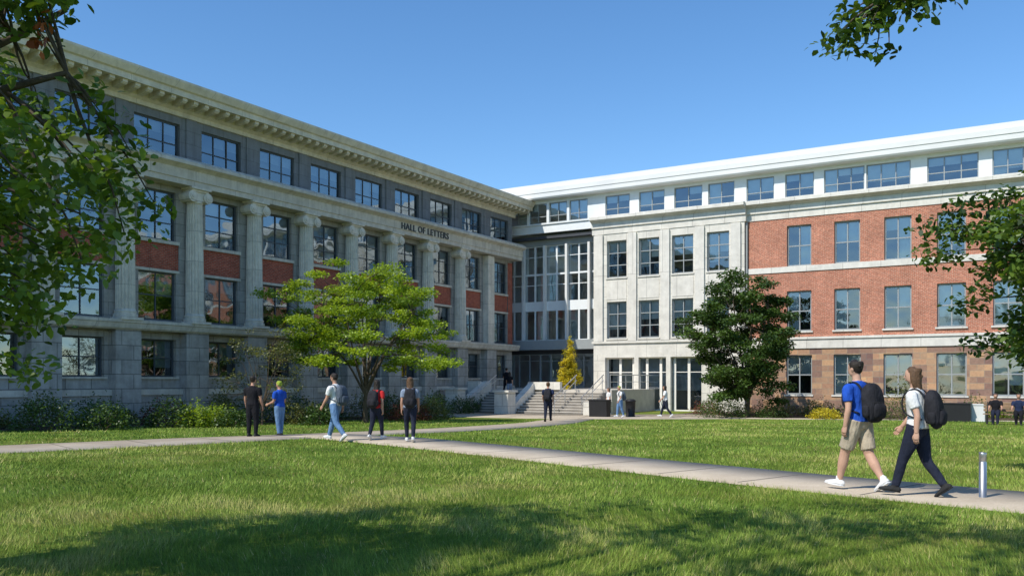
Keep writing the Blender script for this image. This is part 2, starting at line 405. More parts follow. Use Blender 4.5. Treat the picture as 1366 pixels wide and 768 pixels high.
cu.materials.append(BM['dark_metal']); o=link(D.objects.new('lettering',cu),LB); o.location=(-14.2,-.80,10.79); o.rotation_euler=(math.pi/2,0,0); cu.align_x='LEFT'
# ------------------------------------------------------------------ RIGHT BUILDING
RB=empty('brick_building',(OR[0],OR[1],0),-A)
mb=MB(); XE=24.0
bc=[-5.9+2.9*i for i in range(10)]; sc=[-18.4,-15.97,-13.53,-11.07]
def W2(cs,h): return [(c-h,c+h) for c in cs]
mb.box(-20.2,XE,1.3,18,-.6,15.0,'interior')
BX=-9.3
mb.box(BX,XE,-.12,.35,-.6,.7,'sandstone_blocks')
wall_row(mb,BX,XE,.7,3.2,W2(bc,.8),'sandstone_blocks'); mb.box(BX,XE,0,.35,3.2,3.62,'sandstone_blocks')
mb.prism([(.35,3.62),(-.08,3.62),(-.08,4.15),(-.16,4.2),(-.16,4.34),(.35,4.34)],BX,XE,'white_trim')
mb.box(BX,XE,0,.35,4.34,4.72,'brick_wall')
wall_row(mb,BX,XE,4.72,7.28,W2(bc,.76),'brick_wall')
mb.box(BX,XE,0,.35,7.28,8.5,'brick_wall')
mb.box(BX,XE,-.06,.35,8.5,8.86,'white_trim')
wall_row(mb,BX,XE,8.86,11.46,W2(bc,.76),'brick_wall')
mb.box(BX,XE,0,.35,11.46,11.95,'brick_wall')
for c in bc:
    for z0,z1 in ((4.72,7.28),(8.86,11.46)):
        window(mb,c-.76,c+.76,z0,z1,.16,2,(.5,),'window_frame_grey','window_glass',random.choice((.5,.75,1.0)),fw=.09,mw=.07)
    window(mb,c-.8,c+.8,.7,3.2,.16,2,(.5,),'window_frame_grey','window_glass',.5,fw=.09,mw=.07)
    mb.box(c-.86,c+.86,-.1,.16,4.62,4.72,'white_trim'); mb.box(c-.9,c+.9,-.18,.16,.6,.7,'white_trim')
Y=-.35
mb.box(-20.2,BX,Y,.35,3.45,4.55,'white_trim'); mb.box(-20.3,BX+.1,Y-.12,Y-.003,4.2,4.36,'white_trim')
wall_row(mb,-20.2,BX,4.55,7.15,W2(sc,.76),'white_stone',.6,Y)
mb.box(-20.2,BX,Y,.25,7.15,8.85,'white_stone')
wall_row(mb,-20.2,BX,8.85,11.45,W2(sc,.76),'white_stone',.6,Y)
mb.box(-20.2,BX,Y,.25,11.45,11.95,'white_stone')
pil=[-19.75,-17.18,-14.75,-12.3,-9.85]
for p in pil:
    wd=.32
    mb.box(p-wd,p+wd,Y-.14,Y-.003,4.36,11.9,'white_trim')
for c in sc:
    for z0,z1 in ((4.55,7.15),(8.85,11.45)):
        window(mb,c-.76,c+.76,z0,z1,Y+.2,2,(.34,.67),'window_frame_grey','window_glass',random.choice((.5,.75)),fw=.09,mw=.06)
        mb.box(c-.82,c+.82,Y-.07,Y+.2,z0-.1,z0,'white_trim')
    mb.box(c-.76,c+.76,Y-.03,Y-.003,7.3,8.6,'white_trim')
mb.box(-20.2,-19.3,Y,.35,-.6,3.45,'white_stone'); mb.box(-12.2,BX,Y,.35,-.6,3.45,'white_stone')
mb.box(-19.3,-12.2,Y,.35,3.2,3.45,'white_trim')
for x in (-16.9,-14.55): mb.box(x-.16,x+.16,Y,.0,-.6,3.2,'white_trim')
for i in range(7):
    a=-19.3+i*7.1/7; window(mb,a,a+7.1/7,-.5,3.2,.05,1,(.72,),'door_frame','window_glass',None,fw=.09)
mb.box(-19.3,-12.2,.95,1.29,.9,3.2,'interior_pale')
def cornice(x0,x1,off):
    mb.prism([(.35,11.95),(off,11.95),(off,12.35),(off-.1,12.4),(off-.1,12.75),(off-.28,12.85),(off-.5,12.95),(off-.5,13.15),(off-.4,13.2),(.35,13.2)],x0,x1,'white_trim')
cornice(-20.3,BX+.1,Y-.05); cornice(BX+.1,XE,-.05)
TY=.1
tw=[(-27.6,-26.0),(-25.8,-24.3),(-24.1,-22.6),(-22.4,-20.9),(-19.5,-17.6),(-16.9,-15.0),(-14.3,-12.3),(-11.9,-10.1),(-9.3,-7.5),(-6.8,-5.0),(-4.4,-2.0),(-1.9,.6),(1.5,4.2),(4.9,7.2),(8.2,10.6),(11.2,13.6),(14.4,17),(18,20.6)]
wall_row(mb,-28,XE,13.2,13.3,[],'curtain_frame',.3,TY)
wall_row(mb,-28,XE,13.3,14.78,tw,'curtain_frame',.3,TY)
mb.box(-28,XE,TY,.4,14.78,15.0,'curtain_frame')
for a,b in tw: window(mb,a,b,13.3,14.78,TY+.08,3 if b-a>2.2 else 2,(.35,),'window_frame_grey','window_glass',random.choice((.35,.7,1)),fw=.06,mw=.05)
mb.prism([(18,15.0),(-.55,15.0),(-.62,15.1),(-.62,15.4),(-.66,15.42),(-.66,15.75),(-.52,15.8),(-.52,16.1),(18,16.1)],-31,XE,'roof_metal')
mb.tube((-9.2,-.14,.0),(-9.2,-.14,11.9),.06,.06,'window_frame_grey')
# glazed link
G=1.0; GL0,GL1=-28.6,-20.2
mb.box(GL0-2.5,GL1,G+3.5,18,-.6,15.0,'interior_pale')
mb.box(GL0-2,GL1,.42,G+3.5,12.9,13.18,'curtain_frame')
mb.box(GL0-2,GL1,.2,.42,12.6,13.19,'curtain_frame')
mb.box(GL0-2.5,GL1,G-.1,G+.25,11.75,12.6,'window_frame_grey')
mb.box(GL0-2,GL1,G-.6,G-.1,12.2,12.4,'dark_metal')
cols=9; cw=(GL1-GL0)/cols
for i in range(cols):
    a=GL0+i*cw
    for z0,z1 in ((4.6,6.9),(7.5,9.6),(9.6,11.75)):
        window(mb,a,a+cw,z0,z1,G,1,(.62,) if z0>7 else (),'curtain_frame','window_glass_link',None,fw=.065)
        if random.random()<.45: mb.quad([(a,G+.4,z0),(a+cw,G+.4,z0),(a+cw,G+.4,z1),(a,G+.4,z1)],'blind')
    mb.box(a,a+cw,G,G+.1,6.9,7.5,'curtain_frame'); 
    window(mb,a,a+cw,1.0,3.6,G+.8,1,(.8,),'window_frame_grey','window_glass_link',None,fw=.06)
for i in range(0,cols+1,2):
    a=GL0+i*cw; mb.box(a-.09,a+.09,G-.3,G-.003,4.3,11.75,'roof_metal')
mb.box(GL0-2,GL1,G-.5,G+1,3.9,4.6,'window_frame_grey'); mb.box(GL0-2,GL1,G+.8,G+1,3.6,3.9,'dark_metal')
for z in (6.9,11.6): mb.box(GL0-2,GL1,G+.4,G+3.4,z,z+.2,'curtain_frame')
mb.box(GL0-2.5,GL0,G,G+.2,-.6,13,'window_frame_grey')
mb.emit(BM,RB)
# ------------------------------------------------------------------ terrace, stairs
TS=empty('entrance_stairs',(OR[0],OR[1],0),-A)
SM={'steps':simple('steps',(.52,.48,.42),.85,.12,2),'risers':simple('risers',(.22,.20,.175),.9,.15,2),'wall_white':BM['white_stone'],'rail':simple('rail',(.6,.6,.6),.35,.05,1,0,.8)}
mb=MB()
mb.box(-31,-15.7,-7,1.7,-.6,1.0,'steps')
for i in range(8):
    z=1.0-(i+1)*.1666
    mb.box(-24.6,-16.1,-7-(i+1)*.36,-7-i*.36,-.6,z-.04,'risers')
    mb.box(-24.6,-16.1,-7-(i+1)*.36-.03,-7-i*.36-.003,z-.04,z,'steps')
mb.prism([(-7,-.6),(-10.3,-.6),(-10.3,.25),(-9.9,.25),(-7,1.55)],-25.3,-24.62,'wall_white')
mb.box(-25.45,-24.5,-11.2,-10.3,-.6,1.0,'wall_white'); mb.box(-25.55,-24.4,-11.3,-10.2,1.0,1.12,'wall_white')
mb.prism([(-7.31,-.55),(-10.1,-.55),(-10.1,-.1),(-7.31,1.4)],-21.55,-21.1,'wall_white')
mb.box(-21.85,-20.85,-11.0,-10.1,-.6,.85,'wall_white'); mb.box(-21.95,-20.75,-11.1,-10.0,.85,.98,'wall_white')
mb.box(-21.6,-19.2,-7.3,-7.003,1.0,1.5,'wall_white'); mb.box(-29.5,-25.3,-7.6,-7.2,-.6,1.55,'wall_white')
mb.box(-16.08,-15.6,-10.2,-7.01,-.6,.3,'wall_white')
for xx in (-16.3,-18.2,-24.3):
    for yy,zz in ((-7.1,1.0),(-8.5,.35),(-9.9,-.35)): mb.tube((xx,yy,zz-.05),(xx,yy,zz+.92),.025,.025,'rail',8)
    mb.tube((xx,-6.9,1.95),(xx,-10.1,.5),.03,.03,'rail',8); mb.tube((xx,-6.9,1.6),(xx,-10.1,.15),.02,.02,'rail',8)
for i in range(8):
    mb.tube((-15.8,-7+i*1.2,1.0),(-15.8,-7+i*1.2,1.95),.025,.025,'rail',8)
mb.tube((-15.8,-7,1.95),(-15.8,1.5,1.95),.03,.03,'rail',8); mb.tube((-15.8,-7,1.5),(-15.8,1.5,1.5),.015,.015,'rail',8)
mb.emit(SM,TS)
# ------------------------------------------------------------------ vegetation
M_BARK=simple('bark',(.085,.065,.045),.95,.35,12,.8,bscale=30)
LEAF6=np.array([[0,0,0],[.28,.35,.05],[.22,.75,.03],[0,1.0,-.06],[-.22,.75,.03],[-.28,.35,.05]])
LEAF4=np.array([[0,0,0],[.33,.5,.06],[0,1,0],[-.33,.5,.06]])
def leaves(C,size,vv,tmpl,rng,droop=.3):
    n=len(C); k=len(tmpl)
    th=rng.uniform(0,2*np.pi,n); pt=rng.normal(-droop,.5,n); rl=rng.uniform(-1,1,n)*1.0
    d=np.stack([np.cos(th)*np.cos(pt),np.sin(th)*np.cos(pt),np.sin(pt)],1)
    up=np.tile([0,0,1.],(n,1)); s=np.cross(d,up); s/=np.linalg.norm(s,axis=1)[:,None]+1e-6; u=np.cross(s,d)
    s2=s*np.cos(rl)[:,None]+u*np.sin(rl)[:,None]; u2=np.cross(s2,d)
    sz=(size*rng.uniform(.6,1.3,n))[:,None,None]
    V=C[:,None,:]+sz*(tmpl[None,:,0:1]*s2[:,None]+tmpl[None,:,1:2]*d[:,None]+tmpl[None,:,2:3]*u2[:,None])
    return V.reshape(-1,3),np.arange(n*k).reshape(n,k),np.clip(vv,0,1)
def curve_pts(p0,p1,sag,n,rng,jit=.05):
    p0=np.array(p0,float);p1=np.array(p1,float); L=np.linalg.norm(p1-p0)
    j=rng.normal(0,jit*L,3); out=[]
    for i in range(n+1):
        u=i/n; q=p0*(1-u)+p1*u; q=q+np.array([0,0,sag*L])*math.sin(math.pi*u)+j*math.sin(math.pi*u*1.5)*u*(1-u)*2; out.append(q)
    return np.array(out)
def tube_np(P,R,n,V,Fq):
    b=len(V)
    for i,p in enumerate(P):
        t=P[min(i+1,len(P)-1)]-P[max(i-1,0)]; t=t/(np.linalg.norm(t)+1e-9)
        a=np.cross(t,[.31,.2,.93] if abs(t[2])<.9 else [1,0,0]); a/=np.linalg.norm(a); c=np.cross(t,a)
        for k in range(n):
            th=2*math.pi*k/n; V.append(p+R[i]*(a*math.cos(th)+c*math.sin(th)))
    for i in range(len(P)-1):
        for k in range(n):
            j=(k+1)%n; Fq.append((b+i*n+k,b+i*n+j,b+(i+1)*n+j,b+(i+1)*n+k))
def tree(name,base,trunk_h,tr,cc,cr,nmain,ncl,nleaf,lsize,lmat,seed,clr=.35,flat=.6,tmpl=LEAF4,extra=(),lowcut=-1,lean=(0,0),filt=None,limb=None,accent=None,hollow=.25,vmean=.42):
    rng=np.random.default_rng(seed); root=empty(name,base)
    base=np.array(base,float); cc=np.array(cc,float)-base; cr=np.array(cr,float)
    V=[];Fq=[]
    top=np.array([lean[0],lean[1],trunk_h]); T=curve_pts((0,0,-.1),top,0,6,rng)
    tube_np(T,[tr*1.35]+[tr*(1-.07*i) for i in range(1,7)],10,V,Fq)
    mains=[]
    for i in range(nmain):
        th=2*math.pi*(i+rng.uniform(-.3,.3))/nmain; e=rng.uniform(-.35,.95); rr=rng.uniform(.5,.72)
        end=cc+cr*np.array([math.cos(th)*math.sqrt(max(0,1-e*e))*rr,math.sin(th)*math.sqrt(max(0,1-e*e))*rr,e*rr])
        st=T[-1-int(rng.integers(0,3))]
        P=curve_pts(st,end,.06,7,rng); tube_np(P,np.linspace(tr*.5,tr*.12,8),7,V,Fq); mains.append(P)
    MP=np.concatenate(mains); EP=MP
    if limb:
        P=curve_pts(T[-1],np.array(limb[0])-base,limb[1],10,rng,.02); tube_np(P,np.linspace(tr*.45,.014,11),7,V,Fq); EP=P[-4:]
    cl=[]
    tries=0
    while len(cl)<ncl and tries<ncl*20:
        tries+=1
        d=rng.normal(size=3); d/=np.linalg.norm(d); r=rng.uniform(hollow,1)**.45
        if d[2]*r<lowcut: continue
        bump=1+.22*math.sin(3*math.atan2(d[1],d[0])+seed)*math.cos(4*d[2]+seed)+rng.normal(0,.08)
        p=cc+cr*d*r*bump
        if filt and not filt(p+base): continue
        cl.append((p,clr*rng.uniform(.6,1.3),0))
    cl+= [(np.array(e[0])-base,e[1],1) for e in extra]
    LC=[];LV=[]
    for p,rc,ex_ in cl:
        S_=EP if ex_ else MP
        q=S_[S_[:,2]<p[2]+.6] if ((S_[:,2]<p[2]+.6).any() and not ex_) else S_
        s=q[np.argmin(((q-p)**2).sum(1))]
        L=np.linalg.norm(p-s); P=curve_pts(s,p,.05,4,rng); r0=min(tr*.22,.008+L*.009); tube_np(P,np.linspace(r0,r0*.25,5),5,V,Fq)
        n=int(nleaf*rng.uniform(.6,1.4)*(rc/clr)**1.2)
        o=rng.normal(size=(n,3)); o/=np.linalg.norm(o,axis=1)[:,None]; o*=(rng.uniform(0,1,n)**.5)[:,None]*rc; o[:,2]*=flat
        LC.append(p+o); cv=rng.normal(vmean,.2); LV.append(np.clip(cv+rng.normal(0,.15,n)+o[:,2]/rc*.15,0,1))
    LC=np.concatenate(LC);LV=np.concatenate(LV)
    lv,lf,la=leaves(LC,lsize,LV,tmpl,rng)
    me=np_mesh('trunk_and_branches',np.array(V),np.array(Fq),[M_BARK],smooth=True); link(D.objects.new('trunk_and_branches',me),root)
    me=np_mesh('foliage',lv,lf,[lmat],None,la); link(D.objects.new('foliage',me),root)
    if accent:
        C=np.concatenate([np.array(a)-base+rng.normal(0,.05,(9,3)) for a in accent[0]])
        lv,lf,la=leaves(C,lsize,rng.uniform(0,1,len(C)),tmpl,rng); link(D.objects.new('autumn_leaves',np_mesh('autumn_leaves',lv,lf,[accent[1]],None,la)),root)
    return root
L_NEAR=leafmat('leaf_near',(.022,.055,.012),(.20,.31,.05),.38)
L_BRIGHT=leafmat('leaf_bright',(.11,.19,.018),(.38,.50,.05),.45)
L_DARK=leafmat('leaf_dark',(.020,.050,.013),(.10,.17,.03),.28)
L_YEL=leafmat('leaf_yellow',(.32,.30,.02),(.72,.60,.05),.4)
L_OLIVE=leafmat('leaf_olive',(.06,.075,.025),(.22,.23,.07),.3)
L_SHRUB=leafmat('leaf_shrub',(.018,.045,.012),(.10,.18,.03),.25)
L_RED=leafmat('leaf_red',(.22,.06,.02),(.50,.14,.05),.35)
L_RUST=leafmat('leaf_rust',(.10,.03,.02),(.25,.09,.05),.3)
def nl(q):   # uneven crown outline: narrower at the top and at the bottom, fullest at mid height
    z=q[2]; k=q[1]/6.6
    lim=-2.95 if 2.6<z<3.5 else (-3.2 if z<=2.6 else (-3.15 if z<3.85 else -3.5))
    return q[0]<lim*k and q[1]>4.9
tree('maple_tree',(-6.3,6.4,0),2.2,.17,(-4.8,6.6,4.1),(2.3,1.7,2.5),10,215,95,.088,L_NEAR,11,.36,.5,LEAF6,filt=nl,vmean=.55,
     extra=[((-2.85,6.6,3.3),.26),((-2.72,6.7,2.95),.22),((-2.98,6.5,3.5),.26),((-3.15,6.5,3.75),.24),((-3.2,6.6,2.45),.28),((-3.5,6.5,2.1),.28),((-2.9,6.6,2.7),.22),((-3.45,6.4,4.15),.25)],
     accent=([(-3.42,6.3,4.05),(-3.3,6.3,4.12)],L_RED))
tree('shade_tree',(-7.0,-.6,0),4.2,.25,(-4.7,2.5,8.8),(5.6,3.6,2.3),11,85,85,.18,L_NEAR,5,.85,.55,LEAF4)
tree('oak_tree',(10.6,13.8,0),1.8,.13,(9.15,13.6,3.3),(2.15,1.9,1.6),9,210,120,.11,L_NEAR,8,.40,.5,LEAF6,vmean=.35)
ex=[]
for i in range(26):
    u=i/25; r_=random
    ex.append(((2.66+.86*u+r_.uniform(-.05,.05),7.3+r_.uniform(-.25,.25),4.42+.20*math.sin(u*3.0)+r_.uniform(-.08,.2)+(.14 if u>.6 else 0)),.17))
ex+=[((2.98,7.25,4.27),.12),((3.1,7.25,4.30),.13),((2.9,7.3,4.35),.13)]
tree('overhanging_tree',(8.5,1.5,0),4.2,.2,(7.6,1.6,7.4),(2.6,2.4,1.6),9,60,70,.085,L_NEAR,21,.4,.55,LEAF6,extra=ex,limb=((3.15,7.4,4.82),.16),vmean=.3)
x,y=PX(488,41),41
tree('honey_locust_tree',(x,y,gz(y)),1.9,.12,(x+.1,y,3.95),(4.0,3.4,2.9),12,140,250,.135,L_BRIGHT,4,.72,.3,LEAF4,lowcut=-.6,vmean=.5)
x,y=PX(998,50),50
tree('linden_tree',(x,y,gz(y)),1.3,.15,(x-.3,y,3.9),(3.0,3.0,3.7),12,175,260,.17,L_DARK,9,.66,.45,LEAF4,lowcut=-.9,vmean=.5)
p=PR(-19.7,5.0)
def cone(q): 
    z=(q[2]-1.0)/3.7; return math.hypot(q[0]-p[0],q[1]-p[1])<.95*(1-z)+.05
tree('ginkgo_tree',(p[0],p[1],1.0),1.5,.06,(p[0],p[1],2.6),(1.0,1.0,1.9),6,130,70,.11,L_YEL,2,.22,.9,LEAF4,filt=cone,hollow=0,extra=[((p[0],p[1],4.5),.1),((p[0],p[1],4.3),.14),((p[0],p[1],4.05),.2)])
x,y=PX(350,37),37
tree('serviceberry_tree',(x,y,gz(y)),.7,.06,(x,y,1.9),(1.9,1.5,1.9),9,90,40,.10,L_OLIVE,31,.35,.6,LEAF4)
def shrub(name,x,y,rx,ry,rz,n,size,m,seed,z0=None):
    rng=np.random.default_rng(seed); z0=gz(y) if z0 is None else z0
    root=empty(name,(x,y,z0))
    d=rng.normal(size=(n,3)); d[:,2]=np.abs(d[:,2])*.9; d/=np.linalg.norm(d,axis=1)[:,None]
    r=rng.uniform(.3,1,n)**.4
    az=np.arctan2(d[:,1],d[:,0]); b=1+.18*np.sin(5*az+seed)*np.cos(6*d[:,2]+seed)+.12*np.sin(9*az+3*seed)
    C=d*(r*b)[:,None]*np.array([rx,ry,rz]); C[:,2]+=.03
    v=.42+.2*np.sin(5*az+seed)*np.cos(6*d[:,2])+rng.normal(0,.15,n)
    V,Fx,a=leaves(C,size,v,LEAF4,rng,-.2)
    link(D.objects.new('foliage',np_mesh('foliage',V,Fx,[m],None,a)),root)
    V=[];Fq=[]
    for i in range(7):
        e=rng.normal(size=3); e[2]=abs(e[2])+.6; e/=np.linalg.norm(e)
        tube_np(curve_pts((0,0,-.05),e*np.array([rx,ry,rz])*.8,.0,4,rng),[.02,.018,.014,.01,.005],5,V,Fq)
    link(D.objects.new('stems',np_mesh('stems',np.array(V),np.array(Fq),[M_BARK])),root)
M_MULCH=simple('mulch',(.07,.045,.03),.95,.4,8,.9,bscale=25)
def bed(name,pts):
    V=[(x,y,gz(y)+.02) for x,y in pts]; me=D.meshes.new(name); me.from_pydata(V,[],[tuple(range(len(V)))]); me.materials.append(M_MULCH); link(D.objects.new(name,me))
bed('mulch_bed',[PL(t,4.3+.3*math.sin(t)) for t in range(6,50,2)]+[PL(t,.1) for t in range(48,4,-2)])
bed('mulch_bed',[PR(s,6.3+.4*math.sin(s)) for s in range(-12,20,2)]+[PR(s,.1) for s in range(18,-13,-2)])
sd=100
for t_ in np.arange(7,46,1.9):
    o=random.uniform(1.4,3.2); x,y=PL(t_,o); sd+=1
    shrub('shrub',x,y,random.uniform(.7,1.35),1.0,random.uniform(.6,1.5),1400,.10,random.choice((L_SHRUB,L_SHRUB,L_DARK,L_OLIVE,L_RUST)),sd)
for px,d,rx,rz,m in ((225,33.5,.9,1.1,L_DARK),(262,34,.8,.9,L_BRIGHT),(288,34.5,.8,.8,L_BRIGHT),(310,34,.7,.7,L_DARK),(415,38,1.1,.9,L_OLIVE),(425,37,.7,.8,L_SHRUB),(568,45,1.3,1.1,L_OLIVE),(580,47,1.0,1.4,L_SHRUB),(545,44,1.2,1.0,L_RUST),(140,31,1.0,.9,L_SHRUB),(60,30,1.2,1.2,L_SHRUB)):
    sd+=1; shrub('shrub',PX(px,d),d,rx,.9,rz,1500,.10,m,sd)
for s_ in np.arange(-11,17,.95):
    o=random.uniform(2.6,5.8); x,y=PR(s_,o); sd+=1
    shrub('flowering_shrub',x,y,random.uniform(.6,1.1),.8,random.uniform(.45,1.35),900,.09,random.choice((L_DARK,L_SHRUB,L_OLIVE,L_SHRUB,L_BRIGHT,L_RUST)),sd)
for px,d,rx,rz,m in ((965,49,1.5,1.1,L_DARK),(1210,45,1.4,2.1,L_OLIVE),(1030,49,1.0,.6,L_DARK),(1100,47,.8,.6,L_YEL)):
    sd+=1; shrub('flowering_shrub',PX(px,d),d,rx,.9,rz,1300,.10,m,sd)
# ------------------------------------------------------------------ street furniture
M_STEEL=simple('steel',(.5,.5,.5),.35,.05,5,0,.9); M_BLACK=simple('black_metal',(.02,.02,.022),.5,.1)
def lathe(name,prof,loc,mats,n=32):
    V=[];Fq=[]
    for r,z in prof:
        for i in range(n):
            th=2*math.pi*i/n; V.append((r*math.cos(th),r*math.sin(th),z))
    for k in range(len(prof)-1):
        for i in range(n):
            j=(i+1)%n; Fq.append((k*n+i,k*n+j,(k+1)*n+j,(k+1)*n+i))
    o=link(D.objects.new(name,np_mesh(name,V,Fq,mats,smooth=False))); o.location=loc; return o
bx,by=ground_at(1311,666)
lathe('bollard',[(.001,0),(.075,0),(.075,.012),(.048,.014),(.048,.50),(.044,.505),(.044,.53),(.049,.535),(.049,.62),(.046,.635),(.001,.64)],(bx,by,gz(by)),[M_STEEL])
x,y=ground_at(841,556)
b=lathe('litter_bin',[(.001,0),(.27,0),(.27,.05),(.25,.06),(.29,.85),(.31,.86),(.31,.92),(.2,1.0),(.17,1.0),(.17,.9),(.001,.9)],(x,y,gz(y)+.03),[M_BLACK])
def bench(x,y,rot):
    r=empty('park_bench',(x,y,gz(y)),rot); m=MB()
    for i in range(4): m.box(-.9,.9,-.22+i*.12,-.12+i*.12,.43,.46,'seat')
    for i in range(3): m.box(-.9,.9,.27+i*.03,.30+i*.03,.55+i*.13,.65+i*.13,'backrest')
    for xx in (-.75,.75):
        m.box(xx-.03,xx+.03,-.22,-.17,0,.43,'legs'); m.box(xx-.03,xx+.03,.2,.25,0,.43,'legs'); m.box(xx-.025,xx+.025,-.17,.2,.38,.428,'legs'); m.tube((xx,.23,.4),(xx,.36,.95),.025,.025,'legs',6)
    m.emit({'seat':simple('bench_wood',(.25,.17,.10)),'backrest':simple('bench_wood',(.25,.17,.10)),'legs':M_BLACK},r)
def planter(x,y,rot,m,w=1.2,d=.6,h=.75,nm='planter'):
    r=empty(nm,(x,y,gz(y)),rot); b=MB()
    b.prism([(-d/2+.05,0),(-d/2,h),(d/2,h),(d/2-.05,0)],-w/2,w/2,'box'); b.box(-w/2-.03,w/2+.03,-d/2-.03,d/2+.03,h,h+.05,'rim'); b.emit({'box':m,'rim':m},r)
x,y=ground_at(1340,566); bench(x,y-.2,-A); BEN=(x,y-.2)
x,y=ground_at(1272,562); planter(x,y,-A,M_BLACK,1.5,.6,.85)
x,y=ground_at(1300,562); planter(x,y,-A,BM['roof_metal'],.9,.6,.8)
x,y=ground_at(800,556); planter(x,y,-A,M_BLACK,1.1,.6,.95)
# ------------------------------------------------------------------ people
SKIN=simple('skin',(.45,.25,.17),.55,.08,8); SKIN2=simple('skin_light',(.52,.31,.22),.55,.08,8)
def cloth(n,c): 
    nm='cloth_'+n
    if nm in MATS: return MATS[nm]
    t=NT(nm); o=t.obj(); f=t.noise(o,7,4,.6)
    cc=t.ramp(f,[(.3,tuple(q*.75 for q in c)),(.7,tuple(min(1,q*1.15) for q in c))])
    mp=t.n('ShaderNodeMapping'); mp.inputs['Scale'].default_value=(1,1,.45); t.l(o,mp.inputs[0])
    h=t.math('ADD',t.noise(mp.outputs[0],14,2,.5),t.math('MULTIPLY',t.noise(o,300,2),.05))
    t.bsdf(cc,.9,0,t.bump(h,.8,.04),.15); MATS[nm]=t.m; return t.m
def hairm(n,c): return simple('hair_'+n,c,.5,.4,40,.8,bscale=120)
CC={'black':cloth('black',(.014,.014,.017)),'white':cloth('white',(.72,.72,.71)),'blue':cloth('blue',(.02,.085,.45)),'jeans':cloth('jeans',(.13,.23,.40)),
 'djeans':cloth('dark_jeans',(.02,.024,.042)),'khaki':cloth('khaki',(.46,.385,.29)),'red':cloth('red',(.50,.03,.03)),'navy':cloth('navy',(.02,.03,.07)),'grey':cloth('grey',(.22,.27,.36)),
 'lime':cloth('lime',(.30,.38,.05)),'pack':cloth('pack',(.025,.025,.03)),'gpack':cloth('pack_grey',(.08,.10,.13)),'shoe':cloth('shoe_white',(.72,.72,.72)),'dshoe':cloth('shoe_dark',(.03,.03,.03)),
 'hbrown':hairm('brown',(.11,.06,.03)),'hdark':hairm('dark',(.025,.018,.013)),'hlight':hairm('light_brown',(.26,.15,.07)),'skin':SKIN,'skin2':SKIN2,'eye':simple('eye',(.02,.015,.01),.2)}
def cat(vals,n):
    vals=np.array(vals,float); 
    if vals.ndim==1: vals=vals[:,None]
    P=np.vstack([2*vals[0]-vals[1],vals,2*vals[-1]-vals[-2]]); out=[]
    for i in range(1,len(P)-2):
        for k in range(n):
            u=k/n;a,b,c,d=P[i-1:i+3]; out.append(.5*(2*b+(c-a)*u+(2*a-5*b+4*c-d)*u*u+(3*b-a-3*c+d)*u**3))
    out.append(vals[-1]); return np.array(out)
class Fig:
    def __init__(s): s.V=[];s.F=[];s.M=[];s.mats=[]
    def mi(s,m):
        if m not in s.mats: s.mats.append(m)
        return s.mats.index(m)
    def loft(s,pts,rx,ry,mat,side=(1,0,0),sub=3,n=14,cap=.5,sq=1.0):
        P=cat(pts,sub);RX=np.abs(cat(rx,sub)[:,0]);RY=np.abs(cat(ry,sub)[:,0]); b=len(s.V); side=np.array(side,float); m=s.mi(mat)
        for i,p in enumerate(P):
            t=P[min(i+1,len(P)-1)]-P[max(i-1,0)]; t/=np.linalg.norm(t)+1e-9
            a=side-t*(side@t); a/=np.linalg.norm(a)+1e-9; c=np.cross(t,a)
            for k in range(n):
                th=2*math.pi*k/n; ct,st=math.cos(th),math.sin(th)
                ct=math.copysign(abs(ct)**sq,ct); st=math.copysign(abs(st)**sq,st)
                s.V.append(p+a*RX[i]*ct+c*RY[i]*st)
        for i in range(len(P)-1):
            for k in range(n):
                j=(k+1)%n; s.F.append((b+i*n+k,b+i*n+j,b+(i+1)*n+j,b+(i+1)*n+k)); s.M.append(m)
        for e,sg in ((0,-1),(len(P)-1,1)):
            t=P[min(e+1,len(P)-1)]-P[max(e-1,0)]; t/=np.linalg.norm(t)+1e-9
            s.V.append(P[e]+t*sg*cap*min(RX[e],RY[e])); c=len(s.V)-1
            for k in range(n):
                j=(k+1)%n; f=(b+e*n+k,b+e*n+j,c); s.F.append(f if sg>0 else f[::-1]); s.M.append(m)
